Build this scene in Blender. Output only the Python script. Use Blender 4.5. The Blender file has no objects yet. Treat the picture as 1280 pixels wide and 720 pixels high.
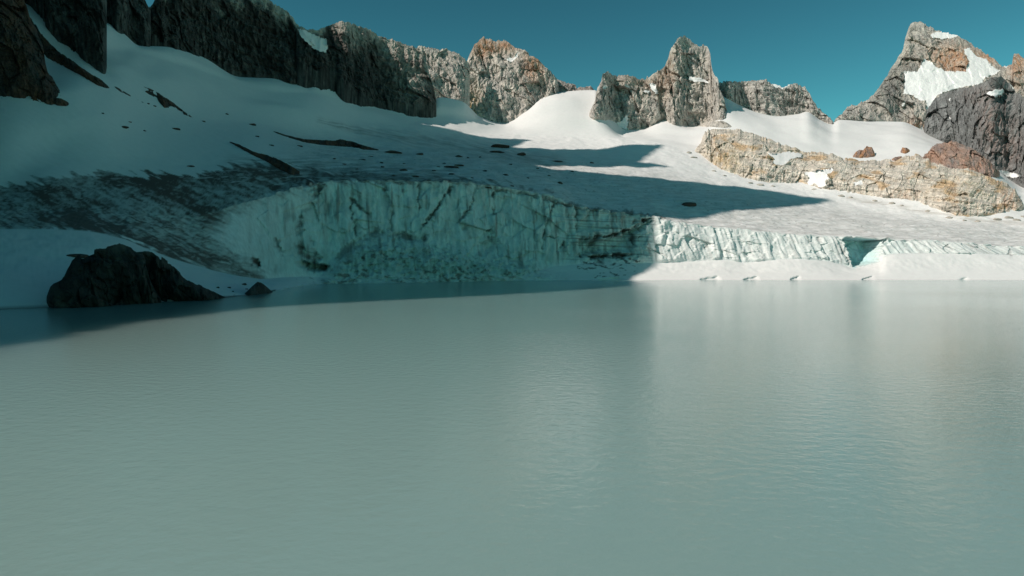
import math, random
import numpy as np

F = 853.333          # focal length of the view in picture units (24 mm on 36 mm at 1280)
H0 = 10.0            # eye height above the lake
HZ = 330.0           # picture row of the horizon
def zf(py, Y): return H0 + (HZ - py) / F * Y
def pxX(px, Y): return (px - 640.0) / F * Y

# ---------------------------------------------------------------- interpolation
def pchip(xs, ys, x):
    xs = np.asarray(xs, float); ys = np.asarray(ys, float); x = np.asarray(x, float)
    h = np.diff(xs); d = np.diff(ys) / h
    m = np.zeros_like(ys)
    if len(xs) > 2:
        w1 = 2 * h[1:] + h[:-1]; w2 = h[1:] + 2 * h[:-1]
        ok = d[1:] * d[:-1] > 0
        with np.errstate(divide='ignore', invalid='ignore'):
            mm = (w1 + w2) / (w1 / d[:-1] + w2 / d[1:])
        m[1:-1] = np.where(ok, mm, 0)
    m[0] = d[0]; m[-1] = d[-1]
    xc = np.clip(x, xs[0], xs[-1])
    i = np.clip(np.searchsorted(xs, xc, side='right') - 1, 0, len(h) - 1)
    t = (xc - xs[i]) / h[i]
    t2 = t * t; t3 = t2 * t
    return ((2*t3 - 3*t2 + 1) * ys[i] + (t3 - 2*t2 + t) * h[i] * m[i]
            + (-2*t3 + 3*t2) * ys[i+1] + (t3 - t2) * h[i] * m[i+1])
def P(txt):          # "x:y x:y ..." -> two lists
    a = [tuple(map(float, w.split(':'))) for w in txt.split()]
    return [p[0] for p in a], [p[1] for p in a]
def prof(txt, x): a, b = P(txt); return pchip(a, b, x)
def lin(txt, x): a, b = P(txt); return np.interp(x, a, b)

# ---------------------------------------------------------------- noise
def _hash(ix, iy, iz, seed):
    h = (ix.astype(np.int64) * 374761393 + iy.astype(np.int64) * 668265263
         + iz.astype(np.int64) * 2147483647 + seed * 974634221) & 0xFFFFFFFF
    h = ((h ^ (h >> 13)) * 1274126177) & 0xFFFFFFFF
    h = ((h ^ (h >> 16)) * 2246822519) & 0xFFFFFFFF
    return ((h ^ (h >> 15)) & 0xFFFFFF) / float(0x1000000)
_rs = np.random.RandomState(11)
_PT = _rs.permutation(4096).astype(np.int32)
_G = _rs.uniform(-1, 1, (4096, 3)).astype(np.float32)
def vnoise(x, y, z=None, seed=0):            # gradient noise, about -1..1
    sx = (seed * 977) & 4095
    if z is None: x, y = np.broadcast_arrays(x, y)
    else: x, y, z = np.broadcast_arrays(x, y, z)
    fx = np.floor(x); fy = np.floor(y)
    tx = (x - fx).astype(np.float32); ty = (y - fy).astype(np.float32)
    ix = fx.astype(np.int32) + sx; iy = fy.astype(np.int32)
    fade = lambda t: t*t*t*(t*(t*6 - 15) + 10)
    ux, uy = fade(tx), fade(ty); out = 0
    if z is not None:
        fz = np.floor(z); tz = (z - fz).astype(np.float32); iz = fz.astype(np.int32); uz = fade(tz)
    for a in (0, 1):
        pa = _PT[(ix + a) & 4095]; wa = ux if a else 1 - ux
        for b in (0, 1):
            pb = _PT[(pa + iy + b) & 4095]; wb = wa * (uy if b else 1 - uy)
            if z is None:
                out = out + (_G[pb, 0] * (tx - a) + _G[pb, 1] * (ty - b)) * wb * 1.25
            else:
                for c in (0, 1):
                    g = _PT[(pb + iz + c) & 4095]
                    out = out + (_G[g, 0] * (tx - a) + _G[g, 1] * (ty - b) + _G[g, 2] * (tz - c)) * wb * (uz if c else 1 - uz)
    return out.astype(np.float64) * 1.6
def fbm(x, y, z=None, seed=0, oct=5, lac=2.03, gain=.5):
    s = 0; a = 1; f = 1; n = 0
    for k in range(oct):
        s = s + a * vnoise(x * f, y * f, None if z is None else z * f, seed + 7 * k); n += a
        a *= gain; f *= lac
    return s / n * 1.5
def ridged(x, y, z=None, seed=0, oct=5, lac=2.05, gain=.5):
    s = 0; a = 1; f = 1; n = 0
    for k in range(oct):
        s = s + a * (1 - np.abs(vnoise(x * f, y * f, None if z is None else z * f, seed + 7 * k)) * 1.6); n += a
        a *= gain; f *= lac
    return s / n
def facets(x, y, seed=0, tilt=1.0, step=1.0):   # piecewise-planar plates with sharp edges; second output: distance to the crack
    fx, fy = np.floor(x), np.floor(y)
    best = np.full(np.shape(x), 1e9); second = best.copy(); val = np.zeros(np.shape(x))
    zz = np.zeros_like(fx)
    for a in (-1, 0, 1):
        for b in (-1, 0, 1):
            cx, cy = fx + a, fy + b
            jx = cx + _hash(cx, cy, zz, seed); jy = cy + _hash(cx, cy, zz, seed + 5)
            d = np.hypot(x - jx, y - jy)
            o = (_hash(cx, cy, zz, seed + 9) - .5) * step + (_hash(cx, cy, zz, seed + 11) - .5) * 2 * tilt * (x - jx) \
                + (_hash(cx, cy, zz, seed + 13) - .5) * 2 * tilt * (y - jy)
            near = d < best
            second = np.where(near, best, np.minimum(second, d))
            val = np.where(near, o, val); best = np.where(near, d, best)
    return val, second - best
def sstep(a, b, x):
    t = np.clip((x - a) / (b - a), 0, 1); return t * t * (3 - 2 * t)
def inpoly(px, py, poly):
    px = np.asarray(px); py = np.asarray(py); r = np.zeros(np.broadcast(px, py).shape, bool)
    n = len(poly)
    for i in range(n):
        x1, y1 = poly[i]; x2, y2 = poly[(i + 1) % n]
        if y1 == y2: continue
        c = ((y1 > py) != (y2 > py)) & (px < (x2 - x1) * (py - y1) / (y2 - y1) + x1)
        r ^= c
    return r
def segdist(px, py, line):                    # distance to a polyline
    d = np.full(np.broadcast(px, py).shape, 1e9)
    for (x1, y1), (x2, y2) in zip(line[:-1], line[1:]):
        L = (x2-x1)**2 + (y2-y1)**2 + 1e-9
        t = np.clip(((px-x1)*(x2-x1) + (py-y1)*(y2-y1)) / L, 0, 1)
        d = np.minimum(d, np.hypot(px - x1 - t*(x2-x1), py - y1 - t*(y2-y1)))
    return d

# ---------------------------------------------------------------- the lie of the land
# each row: how far it is (metres ahead) and how high it stands, by bearing
R = {}
R['shoreY'] = "-2600:38 -700:100 -200:135 0:150 70:158 160:171 275:198 310:215 340:244 370:300 400:341 500:371 560:390 640:415 720:424 800:426 1280:426 1700:400 3000:200"
R['base'] = ("-2600:188 -700:273 -200:286 0:285 50:285 100:287 150:297 200:316 250:333 300:345 330:348 370:346 400:347 450:348 560:347 640:345 690:334 750:329 800:329 850:328 900:325 930:328 960:326 1000:324 1035:327 1056:332 1068:334 1088:332 1098:329 1108:321 1122:318 1200:317 1280:319 1700:316 3000:300",
             "-2600:60 -700:150 -200:200 0:215 100:228 150:236 200:246 250:262 300:285 330:305 370:335 400:352 450:366 500:378 560:396 640:421 700:440 750:444 800:446 900:452 1000:452 1065:455 1280:455 1700:430 3000:240")
R['lip'] = ("-2600:60 -700:235 -200:262 0:262 100:262 150:262 200:266 230:270 260:266 290:258 330:247 370:235 400:228 440:226 500:226 560:227 600:230 650:237 690:245 720:257 760:263 800:268 825:272 860:279 900:284 950:289 1000:293 1060:296 1100:298 1200:303 1280:309 1700:309 3000:290",
            "-2600:75 -700:172 -200:220 0:236 100:250 150:260 200:272 250:288 300:310 330:328 370:352 400:370 440:382 500:396 560:412 600:425 650:437 690:445 720:449 800:456 900:461 1000:463 1280:466 1700:442 3000:255")
R['dtop'] = ("-2600:-60 -700:190 -200:235 0:235 60:223 130:218 250:215 300:212 340:214 380:220 420:222 480:223 560:224 600:226 650:232 690:239 720:250 760:256 800:261 860:272 900:277 1000:286 1100:291 1200:296 1280:302 1700:302 3000:280",
             "-2600:90 -700:190 -200:240 0:262 60:275 130:300 200:325 250:345 300:365 340:380 380:390 440:402 500:415 600:445 700:470 800:485 900:492 1000:495 1280:495 1700:470 3000:280")
R['r5'] = ("-2600:-170 -700:150 -200:190 0:195 60:188 130:182 200:182 250:182 300:182 350:188 400:196 450:202 500:205 560:207 640:214 720:226 800:240 900:258 1000:272 1100:280 1200:286 1280:291 1700:291 3000:265",
           "-2600:105 -700:210 -200:262 0:280 60:300 130:325 200:365 250:395 300:425 350:455 400:475 450:490 500:505 560:525 640:540 720:550 800:548 900:536 1000:532 1280:525 1700:505 3000:310")
R['r6'] = ("-2600:-280 -700:105 -200:150 0:155 60:152 130:140 200:140 250:145 300:150 350:158 400:172 450:180 500:184 560:187 640:190 720:197 800:208 860:222 920:236 1000:250 1100:266 1200:277 1280:281 1700:280 3000:250",
           "-2600:120 -700:230 -200:282 0:298 60:315 130:352 200:420 250:470 300:520 350:560 400:590 450:610 500:630 560:655 640:680 720:680 800:670 860:657 920:640 1000:628 1100:602 1200:572 1280:555 1700:540 3000:340")
R['r7'] = ("-2600:-360 -700:70 -200:118 0:125 60:125 100:115 130:104 160:95 200:96 250:112 300:126 350:132 400:140 450:154 500:158 560:163 640:168 720:170 800:176 860:186 900:200 940:215 1000:228 1050:232 1100:242 1150:252 1200:264 1280:274 1700:270 3000:235",
           "-2600:135 -700:250 -200:300 0:315 60:330 100:352 130:385 160:425 200:470 250:520 300:560 350:595 400:628 450:670 500:705 560:740 640:790 720:790 800:775 860:752 900:728 940:704 1000:680 1050:664 1100:642 1150:614 1200:590 1280:572 1700:575 3000:380")
R['r8'] = ("-2600:-420 -700:20 -200:70 0:75 60:78 100:72 130:66 160:66 200:76 250:88 300:106 350:118 400:120 450:135 500:145 560:146 640:160 700:143 743:142 780:170 803:170 860:170 900:166 950:176 1000:190 1050:198 1100:202 1150:200 1200:205 1240:220 1280:250 1700:245 3000:200",
           "-2600:150 -700:280 -200:340 0:365 60:385 100:405 130:440 160:475 200:510 250:555 300:592 350:620 400:662 450:703 500:735 560:775 640:815 700:818 743:822 780:822 803:825 860:812 900:800 950:770 1000:745 1050:730 1100:715 1150:700 1200:680 1240:655 1280:622 1700:640 3000:450")
R['r9'] = ("-2600:-480 -700:-60 -200:-20 0:-10 45:10 100:25 130:28 150:38 175:57 205:58 250:70 300:96 340:98 370:106 384:107 398:95 419:95 444:114 480:131 533:131 552:122 561:123 579:128 600:146 630:153 657:139 677:123 700:115 743:113 766:146 783:161 803:162 831:150 864:158 889:155 903:118 924:131 953:142 973:145 998:142 1009:139 1025:149 1040:154 1050:150 1092:152 1126:152 1150:161 1180:176 1240:206 1280:226 1700:200 3000:150",
           "-2600:165 -700:320 -200:400 0:430 45:445 100:480 130:505 150:525 175:525 205:545 250:585 300:622 340:645 370:660 395:702 419:724 444:738 480:765 533:780 552:792 579:802 590:815 600:846 630:855 657:856 677:862 700:872 743:884 766:876 783:868 803:862 831:890 864:875 889:880 903:960 924:950 953:930 973:925 998:930 1009:935 1025:925 1040:930 1050:950 1092:975 1126:980 1150:950 1180:925 1240:860 1280:810 1700:820 3000:560")
def rows_at(px):
    """rows of the land for the bearings px: list of (Y, Z)"""
    out = []
    ys = prof(R['shoreY'], px)
    out.append((ys * .86, np.full_like(ys, -9.0)))
    out.append((ys, np.full_like(ys, -0.4)))
    for k in ('base', 'lip', 'dtop', 'r5', 'r6', 'r7', 'r8', 'r9'):
        py = prof(R[k][0], px); Y = prof(R[k][1], px)
        out.append((Y, zf(py, Y)))
    Y, Z = out[-1]
    out.append((Y + 40, Z + 6)); out.append((Y + 90, Z - 20)); out.append((Y + 260, Z - 190))
    return out
# how many steps lie between one row and the next
NSUB = [4, 34, 130, 40, 50, 60, 60, 70, 70, 8, 8, 8]
def land(px):
    rows = rows_at(px)
    Yk = np.array([r[0] for r in rows]); Zk = np.array([r[1] for r in rows])      # K x N
    tk = np.concatenate([[0], np.cumsum(NSUB)]).astype(float)
    T = np.arange(int(tk[-1]) + 1).astype(float)
    K, N = Yk.shape
    def cubic(V):                              # vectorised monotone cubic over rows, with a crease at the cliff foot and lip
        h = np.diff(tk)[:, None]; d = np.diff(V, axis=0) / h
        m = np.zeros_like(V)
        w1 = 2*h[1:] + h[:-1]; w2 = h[1:] + 2*h[:-1]
        with np.errstate(divide='ignore', invalid='ignore'):
            mm = (w1 + w2) / (w1 / d[:-1] + w2 / d[1:])
        m[1:-1] = np.where(d[1:] * d[:-1] > 0, mm, 0)
        m[0] = d[0]; m[-1] = d[-1]
        mi = m.copy(); mo = m.copy()           # slope arriving / leaving
        for k in (2, 3):
            mi[k] = d[k-1]; mo[k] = d[k]
        mo[3] = d[3]
        i = np.clip(np.searchsorted(tk, T, side='right') - 1, 0, K - 2)
        t = ((T - tk[i]) / np.diff(tk)[i])[:, None]; hh = h[i]
        t2, t3 = t*t, t*t*t
        return ((2*t3-3*t2+1)*V[i] + (t3-2*t2+t)*hh*mo[i] + (-2*t3+3*t2)*V[i+1] + (t3-t2)*hh*mi[i+1])
    return cubic(Yk), cubic(Zk), tk
# ---------------------------------------------------------------- sun
SUN_BETA = math.radians(27.0); SUN_EL = math.radians(38.0); TAN_E = math.tan(SUN_EL)
# height of the unseen western skyline that shades the cirque, across the sun's direction
SKYLINE = ("86:-17 88:-17 92:-17 94:-16 98:-15 100:-14 104:-13 106:-12 110:-10 112:-9 116:-9 118:-8 122:-7 124:-6 128:-5 130:-4 134:-2 136:-1 140:1 142:3 146:4 148:5 152:7 154:8 158:10 160:12 164:14 166:16 170:19 172:23 176:28 178:34 182:40 184:46 188:53 190:60 194:65 196:71 200:76 202:81 206:85 208:90 212:94 214:100 218:104 220:108 224:112 226:116 230:120 232:125 236:127 238:129 242:136 244:139 248:142 250:143 254:147 256:151 260:155 262:155 266:155 268:160 272:165 274:165 278:166 280:166 284:169 286:176 290:177 292:178 296:179 298:180 302:184 304:190 308:193 310:196 314:199 316:202 320:205 322:205 326:201 328:196 332:191 334:191 338:193 340:195 344:199 346:205 350:211 352:226 356:237 358:248 362:259 364:270 368:281 370:292 374:297 376:304 380:312 382:323 386:334 388:346 392:359 394:376 398:385 400:392 404:403 406:411 410:420 412:428 416:440 418:448 422:460 424:473 428:500 430:500 434:499 436:498 440:496 442:495 446:494 448:492 452:491 454:490 458:488 460:487 464:485 466:482 470:481 472:475 476:472 478:466 482:459 484:453 488:447 490:439 494:427 496:406 500:386 502:371 506:359 508:349 512:342 514:333 518:329 520:320 524:326 526:332 530:340 532:347 536:359 538:463 542:462 544:461 548:458 550:449 554:446 556:450 560:456 562:462 566:464 568:470 572:476 574:482 578:486 580:492 584:498 586:503 590:510 592:515 596:521 598:526 602:529 604:525 608:516 610:511 614:484 616:444 620:420 622:412 626:400 628:392 632:387 634:386 638:390 640:394 644:399 646:403 650:407 652:409 656:413 658:417 662:423 664:424 668:428 670:433 674:437 676:434 680:430 682:429 686:427 688:426 692:424 694:421 698:387 700:391 704:395 706:399 710:405 712:409 716:414 718:419 722:425 724:430 728:375 730:378 734:381 736:382 740:385 742:401 746:408 748:442 752:444 754:446 758:448 760:451 764:452 766:455 770:457")
SKX, SKV = P(SKYLINE)
SKV = [v - 35 if u > 684 else v for u, v in zip(SKX, SKV)]      # past here the nearer crags throw the shade
def skyline_z(X, Y):
    u = -math.sin(SUN_BETA) * X + math.cos(SUN_BETA) * Y
    w = -(math.cos(SUN_BETA) * X + math.sin(SUN_BETA) * Y)
    v = np.interp(u, [-400, 0, 70] + SKX, [-75, -45, -34] + SKV)
    return v + w * TAN_E

import bpy
sc = bpy.context.scene
COL = sc.collection

# ---------------------------------------------------------------- scene helpers
def make_mesh(name, V, Q, mat, col=None, smooth=True, parent=None, tris=False):
    me = bpy.data.meshes.new(name)
    n = 3 if tris else 4
    me.vertices.add(len(V)); me.vertices.foreach_set('co', np.ascontiguousarray(V, dtype=np.float32).ravel())
    me.loops.add(len(Q) * n); me.loops.foreach_set('vertex_index', np.ascontiguousarray(Q, dtype=np.int32).ravel())
    me.polygons.add(len(Q))
    me.polygons.foreach_set('loop_start', np.arange(0, len(Q) * n, n, dtype=np.int32))
    me.polygons.foreach_set('use_smooth', np.full(len(Q), smooth))
    me.update(calc_edges=True); me.validate()
    if col is not None:
        a = me.attributes.new('Col', 'FLOAT_COLOR', 'POINT')
        c = np.ones((len(V), 4), np.float32); c[:, :3] = col
        a.data.foreach_set('color', c.ravel())
    me.materials.append(mat)
    o = bpy.data.objects.new(name, me); COL.objects.link(o)
    if parent: o.parent = parent
    return o
def sub_mesh(V, Q, col, keep):
    q = Q[keep]; used, inv = np.unique(q, return_inverse=True)
    return V[used], inv.reshape(q.shape), (None if col is None else col[used])
def grid_quads(nr, nc, flip=False):
    i = np.arange(nr * nc).reshape(nr, nc)
    q = np.stack([i[:-1, :-1], i[:-1, 1:], i[1:, 1:], i[1:, :-1]], -1).reshape(-1, 4)
    return q[:, ::-1] if flip else q
def tag(o, label=None, cat=None, group=None, kind=None):
    if label: o['label'] = label
    if cat: o['category'] = cat
    if group: o['group'] = group
    if kind: o['kind'] = kind
    return o

def mat_surface(name, rough=.9, bump=((.5, .3, 3.0),), vary=.25, spec=.3, stretch=(1, 1, 1), vscale=.35):
    m = bpy.data.materials.new(name); m.use_nodes = True
    nt = m.node_tree; nd = nt.nodes; L = nt.links
    b = nd['Principled BSDF']; b.inputs['Roughness'].default_value = rough
    b.inputs['Specular IOR Level'].default_value = spec
    at = nd.new('ShaderNodeAttribute'); at.attribute_name = 'Col'
    tc = nd.new('ShaderNodeTexCoord'); mp = nd.new('ShaderNodeMapping'); mp.inputs['Scale'].default_value = stretch
    L.new(tc.outputs['Object'], mp.inputs['Vector'])
    nz = nd.new('ShaderNodeTexNoise'); nz.inputs['Scale'].default_value = vscale; nz.inputs['Detail'].default_value = 8
    nz.inputs['Roughness'].default_value = .65
    L.new(mp.outputs['Vector'], nz.inputs['Vector'])
    mr = nd.new('ShaderNodeMapRange'); mr.inputs['From Min'].default_value = .3; mr.inputs['From Max'].default_value = .7
    mr.inputs['To Min'].default_value = 1 - vary; mr.inputs['To Max'].default_value = 1 + vary
    L.new(nz.outputs['Fac'], mr.inputs['Value'])
    mx = nd.new('ShaderNodeVectorMath'); mx.operation = 'SCALE'
    L.new(at.outputs['Color'], mx.inputs[0]); L.new(mr.outputs['Result'], mx.inputs['Scale'])
    L.new(mx.outputs['Vector'], b.inputs['Base Color'])
    prev = None
    for scale, strength, dist in bump:
        n2 = nd.new('ShaderNodeTexNoise'); n2.inputs['Scale'].default_value = scale; n2.inputs['Detail'].default_value = 6
        n2.inputs['Roughness'].default_value = .6
        L.new(mp.outputs['Vector'], n2.inputs['Vector'])
        bp = nd.new('ShaderNodeBump'); bp.inputs['Strength'].default_value = strength; bp.inputs['Distance'].default_value = dist
        L.new(n2.outputs['Fac'], bp.inputs['Height'])
        if prev: L.new(prev.outputs['Normal'], bp.inputs['Normal'])
        prev = bp
    if prev: L.new(prev.outputs['Normal'], b.inputs['Normal'])
    return m
M_SNOW = mat_surface('snow', .75, ((.15, .10, .8), (1.2, .10, .2)), .03, .2)
M_ICE = mat_surface('glacier_ice', .55, ((.5, .35, 1.0), (2.2, .3, .3)), .15, .4, (1, 1, .45), .6)
M_ROCK = mat_surface('rock', .92, ((.22, .5, 2.5), (1.1, .5, .8)), .38, .25, (1, 1, .75), .3)
M_SLAB = mat_surface('slab_rock', .92, ((.2, .6, 3.0), (.9, .6, 1.0)), .35, .25, (1, 1, 1), .35)

# ---------------------------------------------------------------- land mesh
PXC = np.concatenate([np.geomspace(2640, 700, 40)[:-1] * -1, np.linspace(-700, -40, 70)[:-1],
                      np.arange(-40, 1320.1, 1.2), np.linspace(1325, 1700, 50), np.geomspace(1720, 3000, 30)])
LY, LZ, TK = land(PXC)
NR, NC = LY.shape
PXG = np.broadcast_to(PXC, LY.shape).copy()
PYG = HZ - (LZ - H0) / LY * F
LX = pxX(PXG, LY)
kb, kl, kd, k5, k6, k7, k8, k9 = (int(TK[i]) for i in range(2, 10))
ROW = np.broadcast_to(np.arange(NR)[:, None], LY.shape)
S = np.ones((NR, NC))
tcl = np.clip((ROW - kb) / (kl - kb), 0, 1)                       # 0 at the cliff foot, 1 at its lip
cliffw = sstep(-.02, .1, (ROW - kb) / (kl - kb)) * (1 - sstep(.93, 1.06, (ROW - kb) / (kl - kb)))
steep = sstep(260, 420, PXG)                                      # the ice wall proper
# -- relief of the ice wall (pushed towards or away from the lake)
arc = LX * .9 + LY * .35
flute = ridged(arc / 5.5 + .5 * fbm(arc / 30, LZ / 40, seed=3), LZ / 60, seed=4, oct=4) - .6
blk, crk = facets(arc / 16 + .12 * LZ / 8, LZ / 14, seed=8, tilt=1.2, step=1.0)
blk2, crk2 = facets(arc / 6 - .2 * LZ / 8, LZ / 6, seed=9, tilt=1.2, step=1.0)
serac = sstep(800, 830, PXG) * (1 - sstep(1240, 1400, PXG))
serac_t = sstep(.35, .55, (PYG - prof(R['lip'][0], PXC)) / (prof(R['base'][0], PXC) - prof(R['lip'][0], PXC)))
push = cliffw * (steep * (2.0 * flute + 2.4 * (1 - serac) * blk + 1.0 * blk2 + 3.5 * fbm(arc / 45, LZ / 60, seed=12)))
pockets = fbm(arc / 26, LZ / 60, seed=33, oct=3)
push += cliffw * serac * (1.3 * blk + .6 * blk2 * sstep(-.1, .5, pockets) + 1.5 * (ridged(arc / 12 + .25 * LZ / 10 + .7 * fbm(arc / 18, LZ / 9, seed=34), LZ / 26, seed=31, oct=5) - .62) * (.15 + .95 * sstep(-.2, .5, pockets)) * (1 - .8 * sstep(1090, 1130, PXG)))
push += cliffw * (1 - steep) * (1.2 * fbm(arc / 8, LZ / 8, seed=14) + .9 * flute)
# rubble fan of fallen ice below the wall
ftop = lin("395:352 415:322 445:301 470:291 500:293 540:300 590:309 640:317 690:331 720:345", PXG)
fan = np.where((PXG > 395) & (PXG < 725), sstep(-3, 26, PYG - ftop), 0)
push += fan * (7 + 2.6 * fbm(LX / 7, LZ / 5, LY / 7, seed=21) + 1.6 * facets(LX / 2.6, LZ / 2.2, seed=22)[0]) * sstep(0, .35, 1 - tcl) * sstep(-4, 2, LZ - 1)
CRACKS = [
    ([(400,233),(388,252),(377,275),(374,308)], 4.5, .8), ([(377,275),(385,295),(397,324)], 4, .8), ([(374,300),(380,318),(400,332)], 4, .8),
    ([(439,247),(440,270),(446,301)], 1.6, .75), ([(439,249),(452,261),(462,268)], 2.2, .75), ([(490,262),(489,288)], 2, .5),
    ([(523,230),(523,272)], 1.4, .7), ([(566,232),(554,249),(540,268),(523,288)], 1.6, .85), ([(597,234),(588,258),(577,274)], 2.2, .7),
    ([(618,240),(618,267)], 1.6, .8), ([(693,254),(686,272),(681,286),(676,311)], 1.6, .8), ([(722,263),(722,292)], 1.4, .7),
    ([(794,276),(794,296),(793,312),(799,320)], 2.2, .9), ([(722,298),(735,298),(750,297),(783,289),(800,279),(814,273)], 2.4, 1.0),
    ([(728,320),(745,322),(767,319),(792,317)], 3.2, 1.0), ([(683,296),(722,298)], 1.0, .7), ([(742,300),(746,318),(752,328)], 7, .75),
    ([(470,292),(500,294),(530,299)], 4.5, .75), ([(445,303),(470,292)], 6, .7), ([(425,320),(445,303)], 6, .6), ([(500,294),(523,290)], 3, .8),
    ([(604,305),(614,299),(622,300)], 6, .8), ([(577,280),(590,296)], 4, .5), ([(610,288),(617,283)], 1.5, .8), ([(705,303),(700,312)], 1.8, .8),
    ([(345,300),(352,318)], 3, .6), ([(316,324),(322,332)], 4, 1.0), ([(385,332),(408,335)], 5, 1.0), ([(803,283),(800,300)], 1.2, .6),
    ([(730,214),(760,222)], 0, 0), ([(600,232),(640,240),(672,246),(700,254),(722,258)], 2.4, .7), ([(624,226),(660,236),(690,240)], 2.2, .5),
    ([(722,262),(770,262),(806,268),(830,272)], 2.0, .75), ([(460,226),(480,228),(482,238)], 2.5, .6), ([(500,228),(503,240)], 2.5, .5),
    ([(880,300),(884,310)], 1.5, .35), ([(1047,300),(1056,318),(1062,330)], 1.2, .5), ([(1110,298),(1108,304)], 1.5, .45), ([(1024,296),(1026,302)], 1.4, .4),
    ([(1185,306),(1187,312)], 1.2, .4), ([(1262,312),(1265,320)], 1.2, .4)]
crackf = np.zeros_like(PXG); q1 = fbm(PXG / 22, PYG / 22, seed=85); q2 = fbm(PXG / 6, PYG / 6, seed=86)
for i, (ln, w, sg) in enumerate(CRACKS):
    if not w: continue
    near = (PXG > min(p[0] for p in ln) - 15) & (PXG < max(p[0] for p in ln) + 15) & (ROW > kb - 40) & (ROW < k6)
    jx = PXG[near] + 3.0 * fbm(PXG[near] / 8, PYG[near] / 8, seed=180 + 2 * i, oct=5); jy = PYG[near] + 3.0 * fbm(PXG[near] / 8, PYG[near] / 8, seed=181 + 2 * i, oct=5)
    d = segdist(jx, jy, ln) / (w * (.75 + .9 * np.clip(q2[near] + .6 * q1[near] + .3, -.5, 1.2)))
    crackf[near] = np.maximum(crackf[near], sstep(1.25, .15, d) * sg * np.clip(.65 + 1.1 * q1[near] + .5 * q2[near], .1, 1))
push -= 3.2 * crackf * cliffw
# cave in the wall, dark undercut, hole at the foot
cave = [(1053,300),(1063,288),(1099,286),(1106,298),(1106,314),(1100,326),(1088,331),(1072,334),(1066,338),(1060,316)]
def soft(poly, r, jit=2.5, seed=40):
    jx = PXG + jit * fbm(PXG / 9, PYG / 9, seed=seed); jy = PYG + jit * fbm(PXG / 9, PYG / 9, seed=seed + 1)
    ins = inpoly(jx, jy, poly); d = np.zeros_like(PXG); near = (PXG > min(p[0] for p in poly) - 20) & (PXG < max(p[0] for p in poly) + 20)
    d[near] = segdist(jx[near], jy[near], poly + poly[:1])
    return np.where(ins, np.clip(d / r, 0, 1), 0)
inner = sstep(.0, .06, tcl) * (1 - sstep(.9, .99, tcl))
push -= 17 * soft(cave, 1.3) * np.maximum(inner, .0)
push -= 7 * soft([(722,298),(750,299),(780,291),(815,273),(818,277),(795,296),(792,316),(760,318),(728,319)], 5)
push -= 9 * soft([(366,329),(376,325),(392,328),(414,332),(410,336),(398,341),(380,337)], 3) * inner
push -= 3.5 * soft([(596,302),(622,298),(626,310),(606,318)], 6)
low = (ROW >= int(TK[1]) - 2) & (ROW < kb)
for cx, w, h in ((886, 17, 5), (938, 13, 5), (994, 8, 6), (1085, 10, 6), (1200, 14, 2.0), (757, 24, 3)):
    hh = h * np.clip((PXG - cx + w) / (2 * w), 0, 1) * (1 - sstep(.8, 1, (PXG - cx + w) / (2 * w)))
    push -= np.where(low, 2.6 * sstep(hh + .6, hh - .4, 350 - PYG) * sstep(.6, 1.6, hh), 0)
# -- glacier surface: gentle swells, sun cups, runnels
gl = sstep(kl - 3, kl + 12, ROW) * (1 - sstep(k7 - 10, k7 + 20, ROW))
dz = gl * (.3 + .7 * sstep(330, 430, PXG)) * (1.1 * fbm(LX / 30, LY / 30, seed=51) + .42 * fbm(LX / 9, LY / 5, seed=52) + .35 * (ridged(LX / 26, LY / 6, seed=53, oct=3) - .6))
up = sstep(k7 - 10, k7 + 30, ROW)
dz += up * (1.8 * fbm(LX / 60, LY / 50, seed=55, oct=2) + .12 * fbm(LX / 12, LY / 12, seed=56, oct=3)) * (1 - sstep(k9 - 12, k9, ROW) * .6)
shore = (1 - sstep(kb - 6, kb + 4, ROW)) * sstep(int(TK[1]), int(TK[1]) + 14, ROW)
dz += shore * (.8 * fbm(LX / 24, LY / 16, seed=57) + .2 * fbm(LX / 5, LY / 5, seed=58))
# rim kept ragged
dz += np.exp(-((ROW - kl) / 5.0) ** 2) * (1.0 * fbm(arc / 6, arc * 0, seed=60) + .8 * blk2) * sstep(200, 330, PXG)
LY = LY - push * .94; LX = LX + push * .2; LZ = LZ + dz

# -- what the surface is made of
def mixc(a, b, f): f = np.asarray(f)[..., None]; return np.asarray(a) * (1 - f) + np.asarray(b) * f
snow = np.array([.81, .79, .785]); ice = np.array([.60, .73, .71]); dirt = np.array([.105, .066, .05]); grit = np.array([.20, .19, .185]); SOOTY = np.array([.03, .027, .025])
C = np.broadcast_to(snow, LX.shape + (3,)).copy()
n1 = fbm(LX / 16, LY / 16, LZ / 10, seed=70); n2 = fbm(LX / 4, LY / 4, LZ / 4, seed=71)
streak = fbm(PXG / 26 + PYG / 22, PYG / 2.2 - PXG / 60, seed=72, oct=5)          # flow lines of the ice
# bare old ice of the glacier tongue
tongue = sstep(kl - 2, kl + 8, ROW) * (1 - sstep(k5 + 20, k6 + 30, ROW + 22 * n1)) * sstep(330, 420, PXG)
C = mixc(C, np.array([.60, .585, .57]), tongue * np.clip(.58 + .75 * streak + .4 * n2, 0, 1))
speck = sstep(.42, .62, fbm(LX / 2.2, LY / 3.4, seed=74, oct=4)) * gl * sstep(-.2, .5, n1 + .3)
C = mixc(C, grit, speck * .55 * tongue)
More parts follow.
